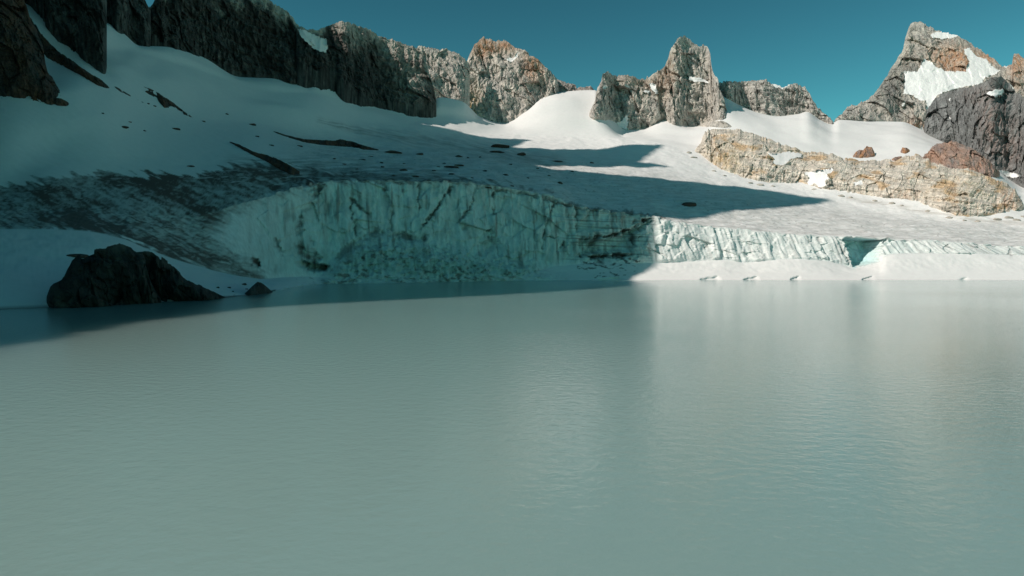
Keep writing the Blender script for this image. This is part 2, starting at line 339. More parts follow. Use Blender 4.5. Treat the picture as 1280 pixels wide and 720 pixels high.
# the wall
C = mixc(C, ice, cliffw * steep * np.clip(.88 + .25 * n1, 0, 1) * (1 - .35 * serac))
C = mixc(C, np.array([.80, .795, .78]), cliffw * serac * np.clip(.8 + .4 * n1, 0, 1))
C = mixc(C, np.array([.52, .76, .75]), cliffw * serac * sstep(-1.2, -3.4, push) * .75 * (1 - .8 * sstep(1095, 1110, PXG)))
C = mixc(C, np.array([.46, .70, .72]), soft(cave, 2.0) * (ROW < kl - 3))
vst = fbm(arc / 2.6, LZ / 26, seed=76, oct=5)
C = mixc(C, dirt, cliffw * steep * (1 - serac) * sstep(.16, .75, vst + .4 * n1) * .62)
C = mixc(C, grit, cliffw * steep * (1 - serac) * np.clip(.22 + .5 * fbm(arc / 5, LZ / 12, seed=79, oct=5), 0, 1) * .6)
C = mixc(C, grit, cliffw * serac * sstep(.25, .7, vst) * .3)
hst = fbm(arc / 60, LZ / 1.5 + arc / 40, seed=77, oct=4)
C = mixc(C, dirt, cliffw * sstep(690, 725, PXG) * (1 - sstep(808, 822, PXG)) * sstep(.05, .5, hst) * .55)
C = mixc(C, dirt * .5, crackf)
# fan of grey ice rubble with grit
C = mixc(C, np.array([.42, .55, .54]), fan * .6)
C = mixc(C, dirt, fan * sstep(.05, .55, fbm(LX / 3.2, LZ / 2.4, LY / 3.2, seed=90, oct=5) + .25 * n1) * .7)
C = mixc(C, snow, (ROW < kb) * sstep(595, 640, PXG) * .6)
nearfoot = inpoly(PXG, PYG, [(722,320),(800,318),(800,335),(780,345),(745,348),(722,336)])
C = mixc(C, dirt * .5, nearfoot * sstep(.12, .5, fbm(LX / 3.4, LZ / 2.0, LY / 3, seed=91, oct=5) + .3 * n1) * .85)
C = mixc(C, grit, (ROW < kb) * (PXG > 370) * (PXG < 640) * sstep(.1, .6, n2 + .3 * n1) * .5)
# moraine-stained ice on the left
dpoly = [(-60,236),(30,228),(75,219),(130,216),(250,218),(278,208),(330,201),(372,205),(420,214),(560,222),(640,228),(600,231),(440,228),(385,231),(330,252),(285,268),(265,285),(285,310),(330,345),(328,352),(300,348),(250,335),(200,318),(150,299),(100,288),(50,288),(-60,300)]
din = inpoly(PXG, PYG, dpoly); dd = segdist(PXG, PYG, dpoly + dpoly[:1]) * np.where(din, 1, -1)
fl0 = fbm((PXG + 1.2 * PYG) / 46, (PYG - .45 * PXG) / 6.0, seed=94, oct=5)
deb = sstep(-1.0, 1.0, (dd + 9 * fl0 - 1) / (2 + 13 * sstep(215, 290, PXG) * sstep(232, 245, PYG))) * (ROW >= kb)
wpx = PXG + 7 * fbm(LX / 14, LY / 14, seed=101); wpy = PYG + 3.5 * fbm(LX / 9, LY / 9, seed=102)
fl = fbm((wpx + 1.7 * wpy) / 60, (wpy - .52 * wpx) / 6.0, seed=95, oct=7, gain=.6)
fl2 = fbm(wpx / 9, wpy / 3.2, seed=96, oct=6, gain=.62)
zone = (np.exp(-((segdist(PXG, PYG, [(60,248),(95,262),(75,270)])) / 26) ** 2) + np.exp(-(segdist(PXG, PYG, [(180,225),(240,250),(275,275)]) / 16) ** 2)
        + np.exp(-(segdist(PXG, PYG, [(140,222),(250,222),(330,214),(385,222)]) / 12) ** 2) + 1.1 * np.exp(-(segdist(PXG, PYG, [(100,282),(160,297),(220,320),(270,336),(325,350)]) / 12) ** 2))
C = mixc(C, np.array([.40, .42, .40]), deb * .7)
C = mixc(C, dirt, deb * np.clip(.36 + .62 * zone + .85 * fl + .75 * fl2 + .35 * n1, 0, 1) * .95)
C = mixc(C, snow, deb * sstep(.55, .75, fbm((PXG - 40) / 60, (PYG + .06 * PXG) / 1.5, seed=97, oct=2)) * .6 * (PYG < 232))
# smears of grit across the shaded snow
sm = np.exp(-(segdist(PXG, PYG, [(400,150),(450,164),(510,174),(560,180),(620,190),(700,205)]) / (4 + 5 * sstep(400, 520, PXG))) ** 2)
C = mixc(C, grit * 1.4, sm * np.clip(.55 + .8 * fbm((PXG + PYG) / 30, (PYG - .22 * PXG) / 2.0, seed=98), 0, 1) * .62 * (ROW > k5 - 30))
sm2 = np.exp(-(segdist(PXG, PYG, [(290,205),(340,205),(400,210),(480,216),(560,220)]) / 9) ** 2) * (ROW > kl)
C = mixc(C, grit, sm2 * np.clip(.5 + .9 * streak, 0, 1) * .7)
# moraine line under the tan slabs
mor = np.exp(-(segdist(PXG, PYG, [(1060,247),(1140,262),(1200,272),(1290,280)]) / 3.0) ** 2) * (ROW > kd)
C = mixc(C, np.array([.42, .38, .34]), mor * np.clip(.6 + .8 * streak, 0, 1) * .7)
rim = np.exp(-((ROW - kl - 3) / 6.0) ** 2) * sstep(330, 420, PXG) * (1 - .6 * sstep(820, 900, PXG))
C = mixc(C, grit, rim * np.clip(.45 + .9 * streak, 0, 1) * .55)
C = mixc(C, SOOTY, sstep(2.6, 1.2, prof(R['shoreY'], PXC) * 0 + (HZ + F * H0 / prof(R['shoreY'], PXC)) - PYG + 1.0 * fbm(PXG / 12, PXG * 0, seed=99)) * (PXG < 345) * (ROW < kb))
C = np.clip(C, .01, .95)

LV = np.stack([LX, LY, LZ], -1)
def land_part(name, r0, r1, mat, **kw):
    v = LV[r0:r1 + 1].reshape(-1, 3); c = C[r0:r1 + 1].reshape(-1, 3)
    return make_mesh(name, v, grid_quads(r1 - r0 + 1, NC), mat, c)
PYF = HZ - (LZ - H0) / LY * F          # where the finished surface stands, for setting things on it
PXF = LX / LY * F + 640
def ground_at(px, py, r0=None):
    """first point of the land met along a line of sight"""
    px = np.atleast_1d(np.asarray(px, float)); py = np.broadcast_to(np.asarray(py, float), px.shape)
    out = np.zeros((len(px), 3))
    for i, (x, y) in enumerate(zip(px, py)):
        j = int(np.clip(np.searchsorted(PXC, x), 1, NC - 1)); f = (x - PXC[j-1]) / (PXC[j] - PXC[j-1])
        f = float(np.clip(f, 0, 1))
        Yc = LY[:, j-1] * (1 - f) + LY[:, j] * f; Zc = LZ[:, j-1] * (1 - f) + LZ[:, j] * f
        pc = HZ - (Zc - H0) / Yc * F
        k = np.where(pc[int(TK[1]):k9 + 1] <= y)[0]
        k = int(TK[1]) + (k[0] if len(k) else k9 - int(TK[1]))
        a = np.clip((pc[k-1] - y) / (pc[k-1] - pc[k] + 1e-9), 0, 1)
        Y = Yc[k-1] * (1 - a) + Yc[k] * a
        out[i] = (pxX(x, Y), Y, zf(y, Y))
    return out
# ---------------------------------------------------------------- the setting: snow, glacier, ice wall
snow_shore = tag(land_part('snow_shore', 0, kb, M_SNOW), 'snow bank sloping from the foot of the ice cliff into the lake', 'snow bank', kind='structure')
snow_field = tag(land_part('snow_field', kl, NR - 1, M_SNOW), 'glacier and snow slopes rising behind the ice cliff to the crags', 'snow slope', kind='structure')
def empty(name, loc):
    o = bpy.data.objects.new(name, None); COL.objects.link(o); o.location = loc; return o
ice_cliff = tag(empty('ice_cliff', (0, 0, 0)), 'long turquoise ice cliff with dirty cracks at the front of the glacier above the lake', 'ice cliff')
cv = LV[kb:kl + 1].reshape(-1, 3); cc = C[kb:kl + 1].reshape(-1, 3); cq = grid_quads(kl - kb + 1, NC)
cav = (soft(cave, 2.0) > .2)[kb:kl, :-1].ravel(); rub = (fan > .35)[kb:kl, :-1].ravel() & ~cav
for nm, keep in (('ice_face', ~cav & ~rub), ('cave', cav), ('rubble_fan', rub)):
    v, q, c = sub_mesh(cv, cq, cc, keep); make_mesh(nm, v, q, M_ICE, c, parent=ice_cliff)

# ---------------------------------------------------------------- crags
GREY = np.array([.41, .38, .35]); PALE = np.array([.60, .54, .475]); BROWN = np.array([.27, .165, .10]); RUST = np.array([.42, .215, .115])
OCHRE = np.array([.47, .35, .20]); DARK = np.array([.11, .105, .10]); SOOT = np.array([.055, .05, .047]); UMBER = np.array([.12, .062, .042])
CREAM = np.array([.55, .49, .425]); SLATE = np.array([.20, .20, .198]); ROSE = np.array([.27, .20, .18])
def crag(name, label, cat, top=None, base=None, px=None, step=1.0, lean=.3, thick=25, root=12, bulge=2, relief=(6, 3, 2.5, 1.0),
         rib=9, colour=None, patches=(), seed=0, dY=None, jag=1.7, big=1.0, path=None, crestY=None, mat=None, slant=.15, endr=8, group=None, tight=False, soft_cols=26, Yw=14, Y0=None, zflat=None, terr=0, basejit=1.3, parts=(), shove=()):
    if path is None:
        p0 = max(P(top)[0][0], P(base)[0][0]); p1 = min(P(top)[0][-1], P(base)[0][-1])
        pxs = np.arange(p0, p1 + .01, step) if px is None else px
        pb = lin(base, pxs); bj = basejit * fbm(pxs / 7, pxs * 0 + seed, seed=seed + 50, oct=4); pt = lin(top, pxs)
        B = ground_at(pxs, pb)
        Yb = B[:, 1].copy()
        w = 3 if tight else Yw
        k = np.hanning(2 * w + 1); k /= k.sum(); Yb = np.convolve(np.pad(Yb, w, mode='edge'), k, 'valid')
        if Y0 is not None: Yb = lin(Y0, pxs)
        if dY is not None: Yb = Yb + lin(dY, pxs)
        nx = -(pxs - 640) / F; ny = np.full_like(pxs, -1.0)
        bx = pxX(pxs, Yb); by = Yb; zb = zf(pb, Yb); bj = -bj * Yb / F
    else:
        (bx, by, zb, nx, ny, zt) = path
        pxs = bx / np.maximum(by, 20) * F + 640; pt = np.zeros_like(bx); pb = pt + 100; bj = pt
    N = len(bx)
    a = np.concatenate([[0], np.cumsum(np.hypot(np.diff(bx), np.diff(by)))]); A = a[-1]
    e = np.minimum(1, np.minimum(a, A - a) / min(endr, A / 2)); e = np.sqrt(np.clip(1 - (1 - e) ** 2, 0, 1))
    crestj = jag * (fbm(a / 7, a * 0 + seed, seed=seed, oct=5, gain=.6) + 1.1 * facets(a / 5.5, a * 0 + .3, seed=seed + 1)[0] + .5 * facets(a / 2.2, a * 0 + .3, seed=seed + 2)[0])
    slope = False
    if path is None:
        s = (HZ - pt) / F
        if crestY is not None:
            cy = ground_at(pxs, lin(crestY, pxs))[:, 1]; w = 12; k = np.hanning(25); k /= k.sum(); cy = np.convolve(np.pad(cy, w, mode='edge'), k, 'valid')
            rec = np.maximum(cy - Yb, 4); zt = H0 + s * (Yb + rec)
        else:
            k = np.hanning(2 * soft_cols + 1); k /= k.sum(); zs = np.convolve(np.pad(zb, soft_cols, mode='edge'), k, 'valid')
            zs = zs if zflat is None else np.full_like(zs, zflat)
            zt = (H0 + s * (Yb + .4 * thick - lean * zs)) / (1 - s * lean)
            zt = np.maximum(zt, zb + .3); slope = True
    else:
        rec = np.full(N, lean)
    h = np.maximum(zt - zb, .6)
    hp = float(np.max(np.clip(pb - np.maximum(pt, -20), 4, 400))) if path is None else 60
    nf = int(np.clip(hp / step * 1.05, 10, 260))
    t = np.concatenate([[-1, -.5], np.linspace(0, 1, nf)])[:, None]
    tt = np.clip(t, 0, 1)
    Z = zb + tt * h + np.minimum(t, 0) * root + crestj * tt ** 7 * np.minimum(1, h / 12) + bj * (1 - tt) ** 6
    Agrid = np.broadcast_to(a, Z.shape)
    wa = Agrid + slant * (Z - zb.mean()) + 5 * fbm(Agrid / 38, Z / 50, seed=seed + 2)
    g = tt ** 1.35
    recg = lean * np.maximum(Z - zs, 0) + .4 * thick * g if slope else rec * g
    if slope: rec = recg[-1]
    PX = np.broadcast_to(pxs, Z.shape); PYe = HZ - (Z - H0) / (by + recg) * F
    win = sstep(-.05, .06, tt) * (1 - .75 * sstep(.80, 1.0, tt)) * (.25 + .75 * e)
    sw = np.zeros_like(Z); pid = np.full(Z.shape, -1)
    for i, poly in enumerate(patches):
        jx = PX + 1.6 * fbm(PX / 5, PYe / 5, seed=seed + 40); jy = PYe + 1.6 * fbm(PX / 5, PYe / 5, seed=seed + 41)
        ins = inpoly(jx, jy, poly) & (tt > 0); pid[ins] = i; sw = np.maximum(sw, ins * 1.0)
    r0, r1, r2, r3 = relief
    f0, c0 = facets(wa / (rib * 2.6) + .35 * Z / (rib * 2.6), Z / (rib * 3.2), seed=seed + 23, tilt=1.5, step=.5)
    f1, c1 = facets(wa / (rib * .95) + .2 * Z / rib, Z / (rib * 1.25), seed=seed + 3, tilt=1.5, step=.6)
    f2, c2 = facets(wa / (rib * .36), Z / (rib * .42), seed=seed + 4, tilt=1.4, step=.7)
    rb = ridged(wa / rib + .3 * fbm(wa / 20, Z / 14, seed=seed + 24), Z / (rib * 2.4), seed=seed + 5, oct=4)
    D = r0 * .75 * fbm(wa / 42, Z / 60, seed=seed + 6, oct=3) + big * (r2 * 1.5 * f0) + r1 * (rb - .62) * 1.3 + .75 * r2 * f1 + .55 * r3 * f2 + .5 * r3 * fbm(wa / 1.8, Z / 7, seed=seed + 7, oct=3)
    D = D + terr * (fbm(wa / 45, (Z + .22 * wa) / 6.0, seed=seed + 25, oct=4) + .35 * facets(wa / 14, (Z + .22 * wa) / 3.2, seed=seed + 26, tilt=.6)[0])
    for poly, mtr, rad in shove:
        D = D - mtr * np.where(inpoly(PX, PYe, poly), sstep(0, rad, segdist(PX, PYe, poly + poly[:1])), 0)
    D = D * (1 - .8 * sw) * win + bulge * np.sin(np.pi * tt) * e
    off = recg + (1 - e) * thick * .5 - D          # metres away from the viewer
    FX = bx - nx * off; FY = by - ny * off
    # back side
    tb = np.linspace(.94, -.4, 9)[:, None]
    Zb2 = zb - 25 + np.clip(tb, -.4, 1) * (h + 25) - 0
    offb = rec + (1 - e) * thick * .5 + thick * e * (1.02 - tb) * .9 + .02
    offb = np.broadcast_to(offb, Zb2.shape) + .8 * fbm(np.broadcast_to(a, Zb2.shape) / 8, Zb2 / 8, seed=seed + 8)
    BX = bx - nx * offb; BY = by - ny * offb
    X = np.vstack([FX, BX]); Y = np.vstack([FY, BY]); Zall = np.vstack([Z, Zb2])
    V = np.stack([X, Y, Zall], -1).reshape(-1, 3)
    nr = Zall.shape[0]
    info = dict(a=wa, z=Z, t=tt + 0 * Z, px=PX, py=PYe, f1=f1, f2=f2, rb=rb, c1=c1, n=fbm(wa / 14, Z / 18, seed=seed + 9), m=fbm(wa / 4, Z / 9, seed=seed + 10),
                st=fbm(wa / 2.6, Z / 15, seed=seed + 11, oct=4), lay=fbm(wa / 40, (Z + .2 * wa) / 3.0, seed=seed + 12, oct=4))
    Cf = colour(info)
    Cb = np.broadcast_to(Cf[-1:], (len(tb), N, 3))
    Cc = np.clip(np.concatenate([Cf, Cb], 0), .012, .9).reshape(-1, 3)
    Q = grid_quads(nr, N)
    for i, (nm, poly) in enumerate(parts):
        ins = inpoly(PX + 2 * fbm(PX / 6, PYe / 6, seed=seed + 60), PYe + 2 * fbm(PX / 6, PYe / 6, seed=seed + 61), poly) & (pid < 0) & (tt > 0); pid[ins] = 100 + i
    fp = np.full((nr - 1, N - 1), -1); fp[:nf + 1] = pid[:-1, :-1][:nf + 1]
    fp = fp.ravel()
    v, q, c = sub_mesh(V, Q, Cc, fp < 0)
    if patches or parts:
        o = tag(empty(name, (0, 0, 0)), label, cat, group); make_mesh('rock_face', v, q, mat or M_ROCK, c, smooth=False, parent=o)
    else: o = tag(make_mesh(name, v, q, mat or M_ROCK, c, smooth=False), label, cat, group)
    for i, (nm, poly) in enumerate(parts):
        v, q, c = sub_mesh(V, Q, Cc, fp == 100 + i); make_mesh(nm, v, q, mat or M_ROCK, c, smooth=False, parent=o)
    for i in range(len(patches)):
        if (fp == i).sum() < 4: continue
        v, q, c = sub_mesh(V, Q, Cc, fp == i)
        make_mesh('snow_patch', v, q, M_SNOW, np.broadcast_to(snow * 1.04, c.shape), parent=o)
    return o

def base_grey(i, a=GREY, b=PALE, d=SLATE):
    c = mixc(a, b, np.clip(.5 + .9 * i['n'], 0, 1) * .7)
    c = mixc(c, d, sstep(.1, .7, i['st'] + .3 * i['m']) * .7)
    c = c * (1 + .16 * i['f2'] + .14 * i['f1'])[..., None]
    return c
def near_px(i, x, y, rx, ry): return np.exp(-((i['px'] - x) / rx) ** 2 - ((i['py'] - y) / ry) ** 2)
def c_dark(i):
    c = mixc(DARK * .85, SOOT * .6, np.clip(.5 + 1.2 * i['st'], 0, 1)); return mixc(c, GREY * .45, sstep(.2, .7, i['m'] + i['n']) * .6)
def c_umber(i): return mixc(mixc(UMBER, SOOT, np.clip(.5 + i['n'], 0, 1)), RUST * .3, sstep(.1, .6, i['m']) * .5)
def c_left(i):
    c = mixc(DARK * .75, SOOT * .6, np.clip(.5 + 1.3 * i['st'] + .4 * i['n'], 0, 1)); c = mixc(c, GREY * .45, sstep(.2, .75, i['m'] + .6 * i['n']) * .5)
    return mixc(c, PALE * 1.05, sstep(.74, 1.05, i['t'] + .25 * i['n']) * .7)  # sunlit caps put into the colour: rock paler towards the crest
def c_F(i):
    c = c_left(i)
    return mixc(c, PALE, np.clip(near_px(i, 445, 45, 14, 16) + near_px(i, 486, 60, 14, 18) + near_px(i, 515, 95, 22, 30), 0, 1) * np.clip(.7 + .6 * i['m'], 0, 1) * .85)  # patches of sunlight painted pale on the upper face
def c_H(i):
    c = base_grey(i)
    c = mixc(c, RUST, np.clip(near_px(i, 601, 58, 14, 16) + near_px(i, 668, 82, 14, 22) + .9 * near_px(i, 630, 58, 24, 8), 0, 1) * np.clip(.8 + .8 * i['m'], 0, 1) * .9)
    return mixc(c, OCHRE, np.clip(near_px(i, 590, 132, 12, 24), 0, 1) * np.clip(.5 + 1.2 * i['st'], 0, 1) * .9)
def c_J(i):
    c = base_grey(i)
    c = mixc(c, BROWN, np.clip(near_px(i, 835, 85, 12, 30) + .7 * near_px(i, 795, 102, 30, 12) + .6 * near_px(i, 822, 110, 16, 12), 0, 1) * np.clip(.7 + .8 * i['m'], 0, 1) * .75)
    c = mixc(c, SLATE * .7, np.clip(.5 * near_px(i, 762, 118, 16, 20) + .4 * near_px(i, 868, 70, 9, 16), 0, 1) * .6)
    return mixc(c, CREAM * .9, np.clip(near_px(i, 800, 140, 18, 24), 0, 1) * np.clip(.4 + i['m'], 0, 1) * .7)
def c_K(i):
    c = base_grey(i, GREY * .85, GREY * 1.2, SLATE * .8); return c * (1 + .35 * i['lay'])[..., None]
def c_L(i):
    c = base_grey(i, GREY * .9, PALE * .9, SLATE)
    c = mixc(c, RUST, np.clip(near_px(i, 1185, 75, 26, 20) + near_px(i, 1208, 82, 14, 14) + near_px(i, 1235, 72, 30, 9) + near_px(i, 1273, 85, 12, 26) + near_px(i, 1145, 160, 12, 10), 0, 1) * np.clip(.75 + .8 * i['m'], 0, 1) * .85)
    c = mixc(c, SLATE * .55, np.clip(near_px(i, 1115, 112, 16, 26) + near_px(i, 1140, 88, 8, 16), 0, 1) * .7)
    return mixc(c, PALE * .8, near_px(i, 1130, 70, 10, 30) * .6)
def c_M(i):
    c = base_grey(i, SLATE * .75, SLATE * 1.3, SLATE * .45)
    return mixc(c, ROSE, np.clip(near_px(i, 1240, 150, 16, 40) + .8 * near_px(i, 1262, 185, 22, 30) + .5 * near_px(i, 1215, 120, 18, 12), 0, 1) * np.clip(.6 + .9 * i['m'], 0, 1) * .9)
def c_N(i):
    c = mixc(CREAM, PALE * 1.05, np.clip(.5 + i['n'], 0, 1))
    c = mixc(c, OCHRE, np.clip(.9 * near_px(i, 905, 200, 22, 20) + .6 * near_px(i, 1010, 187, 30, 7) + .5 * near_px(i, 1200, 235, 40, 16), 0, 1) * np.clip(.7 + .9 * i['m'] + .5 * i['n'], 0, 1))
    c = mixc(c, OCHRE * np.array([1.08, .92, .8]), sstep(.1, .6, fbm(i['px'] / 30, i['py'] / 12, seed=233)) * .7)
    c = mixc(c, RUST * 1.1, np.clip(.9 * near_px(i, 1025, 187, 20, 5) + near_px(i, 1262, 250, 14, 16) + .6 * near_px(i, 1130, 244, 20, 8), 0, 1) * np.clip(.6 + i['m'], 0, 1) * .7)
    c = mixc(c, GREY * .8, sstep(.2, .75, i['m'] + .5 * i['n']) * .5)
    c = c * (1 + .25 * i['lay'])[..., None]
    return c * (1.06 + .14 * i['f1'] + .14 * i['f2'])[..., None]
def c_N2(i): return mixc(base_grey(i, ROSE, ROSE * 1.35, SLATE), RUST, np.clip(.4 + i['n'], 0, 1) * .5)

# west wall: the near, mostly unseen side of the cirque whose skyline throws the shadow
wp = np.array([(-330, -420), (-285, -260), (-252, -120), (-238, -40), (-236, 40), (-236, 120), (-262, 209), (-300, 290), (-350, 385), (-405, 490), (-460, 600), (-500, 690)], float)
sd = np.concatenate([[0], np.cumsum(np.hypot(*np.diff(wp, axis=0).T))]); ss = np.arange(0, sd[-1], 2.0)
wx, wy = pchip(sd, wp[:, 0], ss), pchip(sd, wp[:, 1], ss)
tx, ty = np.gradient(wx), np.gradient(wy); tl = np.hypot(tx, ty); nxw, nyw = ty / tl, -tx / tl
zt = np.maximum(skyline_z(wx, wy), 12) 
crag('rock_wall', 'long dark rock wall of the cirque beyond the near left shore of the lake', 'rock wall', lean=18, thick=40, seed=900, colour=c_dark,
     path=(wx + nxw * 18, wy + nyw * 18, np.full_like(wx, -6), nxw, nyw, zt), relief=(5, 3, 2.5, 1), jag=.8, bulge=3)

crag('rock_crag', 'near dark brown crag in the top left corner, above the smooth shaded snow', 'crag',
     top="-200:-60 -60:-60 0:-40 28:-6 34:10 39:27 44:33 53:54 57:80 60:91 67:99 79:117 88:126 95:132", base="-200:112 0:118 20:121 50:129 70:132 95:133",
     lean=.15, thick=30, seed=100, colour=c_umber, relief=(4, 2, 2, .8), rib=6, step=.8)
crag('rock_rib', 'dark rock rib below a thin snow ribbon, beside the near brown crag', 'rock rib',
     top="32:14 40:25 52:42 62:54 70:61 90:76 110:90 125:99 140:110", base="32:40 40:50 53:69 75:81 97:92 122:107 140:113",
     lean=.5, thick=8, seed=110, colour=c_umber, relief=(1.5, 1, 1.2, .5), rib=4, step=.8, jag=.7)
crag('rock_crag', 'tall dark crag with a straight vertical right edge, rising out of view', 'crag',
     top="-60:-70 20:-40 60:-55 100:-30 134:-24", base="-60:-60 30:2 42:11 67:47 92:67 111:80 134:97", lean=.08, thick=30, seed=120, colour=c_dark, relief=(4, 3, 2.5, 1), rib=8, step=.9, endr=6)
crag('rock_crag', 'dark crag above the steep gully, between the straight-edged crag and the pale-capped one', 'crag',
     top="122:-28 150:-22 176:-10 184:2 189:6", base="122:20 133:25 144:39 160:47 178:57 189:60", lean=.1, thick=22, seed=130, colour=c_dark, relief=(4, 3, 2.5, 1), rib=8, step=.9)
crag('rock_crag', 'broad dark crag with pale painted-sunlit top patches at the upper edge, left of the snow saddle', 'crag',
     top="186:4 192:-2 200:-16 240:-34 262:-22 270:-16 285:-14 300:-10 320:-7 340:1 346:7 358:12 364:19 372:31 377:38 383:56 387:76 390:103",
     base="186:40 192:42 205:53 217:61 230:64 250:72 264:75 278:85 294:92 317:97 333:92 343:95 356:103 370:106 386:106 390:104",
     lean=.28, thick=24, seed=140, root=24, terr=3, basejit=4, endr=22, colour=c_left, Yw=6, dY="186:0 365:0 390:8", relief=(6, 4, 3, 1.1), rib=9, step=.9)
crag('rock_crag', 'dark crag with a small snow saddle on its left shoulder and pale painted-sunlit top', 'crag',
     top="370:31 378:33 389:36 400:36 411:32 422:29 433:28 444:31 458:35 472:44 483:49 494:51 505:54 517:58 527:66 534:82 541:104 546:124",
     base="370:72 380:80 390:85 400:87 410:88 419:92 433:106 444:114 458:124 480:131 494:128 505:131 533:131 546:127",
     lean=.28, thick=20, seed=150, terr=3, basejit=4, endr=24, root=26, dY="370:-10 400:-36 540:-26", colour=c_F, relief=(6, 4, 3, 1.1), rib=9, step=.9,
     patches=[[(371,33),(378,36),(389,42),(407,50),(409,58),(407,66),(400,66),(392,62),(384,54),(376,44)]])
crag('rock_crag', 'low pale grey crag half in shadow, against the left side of the blunt rust-topped peak', 'crag',
     top="500:62 522:58 539:60 556:62 567:64 575:68 580:72 588:80", base="500:120 530:131 542:120 552:121 561:122 568:126 579:123 588:124",
     lean=.2, thick=16, seed=160, colour=lambda i: base_grey(i), relief=(3, 2.5, 2.5, 1), rib=7, step=.9, dY="500:25 588:8")
crag('rock_peak', 'blunt grey rock peak with rust-brown top standing in the snow at centre', 'peak',
     top="579:112 582:80 588:67 593:56 604:47 610:48 621:51 634:52 643:59 656:63 666:70 677:78 682:85 690:92 696:99 699:110",
     base="579:134 592:142 602:146 609:150 616:151 629:153 646:151 651:146 657:139 668:134 675:131 677:123 688:118 699:115",
     lean=.22, thick=24, bulge=2, Y0="579:845 620:846 657:846 677:853 699:866", seed=170, parts=[('summit', [(575,30),(700,30),(700,112),(680,96),(662,78),(640,64),(610,68),(590,76),(575,80)])], colour=c_H, relief=(7, 4, 3.4, 1.3), rib=10, step=.8,
     patches=[[(629,74),(640,72),(649,66),(646,71),(641,78)]])
crag('rock_crag', 'short low rock ridge along the skyline of the snow saddle', 'ridge',
     top="691:97 696:99 707:103 718:105 721:109 729:109 738:108 744:114", base="691:118 744:117", lean=.3, thick=10, bulge=1, dY="690:20 744:20", seed=180, colour=lambda i: base_grey(i, GREY * .9, ROSE * 1.3, SLATE), relief=(2, 1.5, 2, .8), rib=6, step=.7)
crag('rock_peak', 'craggy grey massif crowned by a tall square rock tower', 'peak',
     top="735:142 744:126 745:116 752:101 753:92 759:89 766:94 778:94 792:96 806:99 812:95 820:91 831:82 835:73 837:64 842:55 848:46 855:43 862:48 867:53 875:56 884:56 888:67 889:81 892:92 898:100 900:112 905:123 909:138 912:145",
     base="735:147 745:149 756:150 770:152 776:160 783:163 803:162 818:156 831:149 842:157 864:158 889:155 903:150 912:147",
     lean=.25, thick=34, bulge=4, seed=190, shove=[([(826,20),(900,20),(898,98),(884,103),(862,101),(846,99),(830,93)], 7, 5), ([(766,96),(774,104),(779,125),(783,150),(775,153),(766,130)], 5, 4), ([(850,38),(858,40),(857,70),(861,95),(853,96),(852,70)], 3, 3)], parts=[('tower', [(826,30),(895,30),(893,98),(880,100),(862,100),(846,98),(830,92),(824,84)])], colour=c_J, terr=1.5, relief=(9, 4.5, 3.8, 1.4), rib=11, step=.8,
     patches=[[(862,96),(872,97),(884,101),(885,104),(872,103),(861,101)], [(811,105),(818,107),(823,117),(820,118),(812,110)], [(803,114),(812,113),(811,118),(806,117)], [(779,106),(787,108),(787,111),(781,110)], [(752,109),(759,109),(759,112),(753,113)], [(762,151),(770,153),(779,150),(783,143),(785,152),(783,164),(774,163)]])
crag('rock_outcrop', 'small grey rock toe in the snow below the square tower', 'outcrop',
     top="876:155 890:151 903:151 910:154 917:159", base="876:158 890:159 903:160 917:160", lean=.8, thick=4, bulge=.6, seed=195, colour=lambda i: base_grey(i), relief=(1, .7, .8, .4), rib=4, step=.6, jag=.4, root=6)
crag('rock_crag', 'long flat-topped layered grey crag with a snow notch, right of the square tower', 'crag',
     top="894:108 900:103 914:102 931:101 942:100 956:100 964:104 978:109 985:107 992:104 1006:109 1012:116 1017:127 1023:135 1034:144 1042:152",
     base="894:122 903:121 917:128 924:131 940:138 953:142 973:145 985:144 998:142 1009:139 1017:144 1025:150 1042:157",
     lean=.2, thick=24, bulge=4, seed=200, colour=c_K, terr=2.5, relief=(6, 3.5, 3, 1.2), rib=9, step=.8,
     patches=[[(961,103),(978,106),(992,103),(986,108),(978,111),(969,110)]])
SN = [[(1129,92),(1146,92),(1156,74),(1170,85),(1185,90),(1207,90),(1211,78),(1204,62),(1211,60),(1219,69),(1233,78),(1249,89),(1244,94),(1231,97),(1226,105),(1219,108),(1194,112),(1180,116),(1168,124),(1165,134),(1157,148),(1158,128),(1146,125),(1141,120),(1129,119),(1131,106)],
      [(1162,44),(1170,40),(1187,40),(1198,45),(1190,48),(1175,49),(1165,48)], [(1225,73),(1232,73),(1238,82),(1232,81)],
      [(1126,133),(1131,126),(1132,132),(1128,134)], [(1251,80),(1260,80),(1258,84),(1254,84)], [(1146,166),(1152,158),(1154,163),(1152,170)]]
crag('rock_peak', 'tall pointed peak holding a hanging snowfield, by the right edge', 'peak',
     top="1041:152 1045:148 1056:139 1061:131 1070:132 1077:126 1085:125 1092:117 1100:107 1107:97 1114:86 1121:75 1129:61 1132:46 1136:34 1141:28 1151:27 1160:32 1175:39 1194:44 1207:50 1219:58 1231:66 1243:73 1253:83 1258:84 1265:80 1267:67 1271:66 1280:73 1300:70 1340:96 1420:90 1500:120 1640:150",
     base="1041:156 1044:151 1092:154 1126:149 1134:157 1141:166 1151:162 1158:172 1180:182 1240:206 1280:216 1400:216 1640:210",
     Y0="1040:962 1130:975 1300:955 1640:960", zflat=215, lean=.75, thick=50, bulge=6, seed=210, parts=[('summit', [(1125,20),(1165,20),(1200,42),(1255,80),(1235,74),(1210,60),(1211,80),(1206,90),(1186,90),(1160,74),(1140,64),(1128,66)]), ('pinnacle', [(1258,60),(1320,60),(1320,112),(1276,112),(1264,98),(1258,86)])], colour=c_L, relief=(10, 4.5, 4, 1.5), rib=13, step=.8, patches=SN, jag=2)
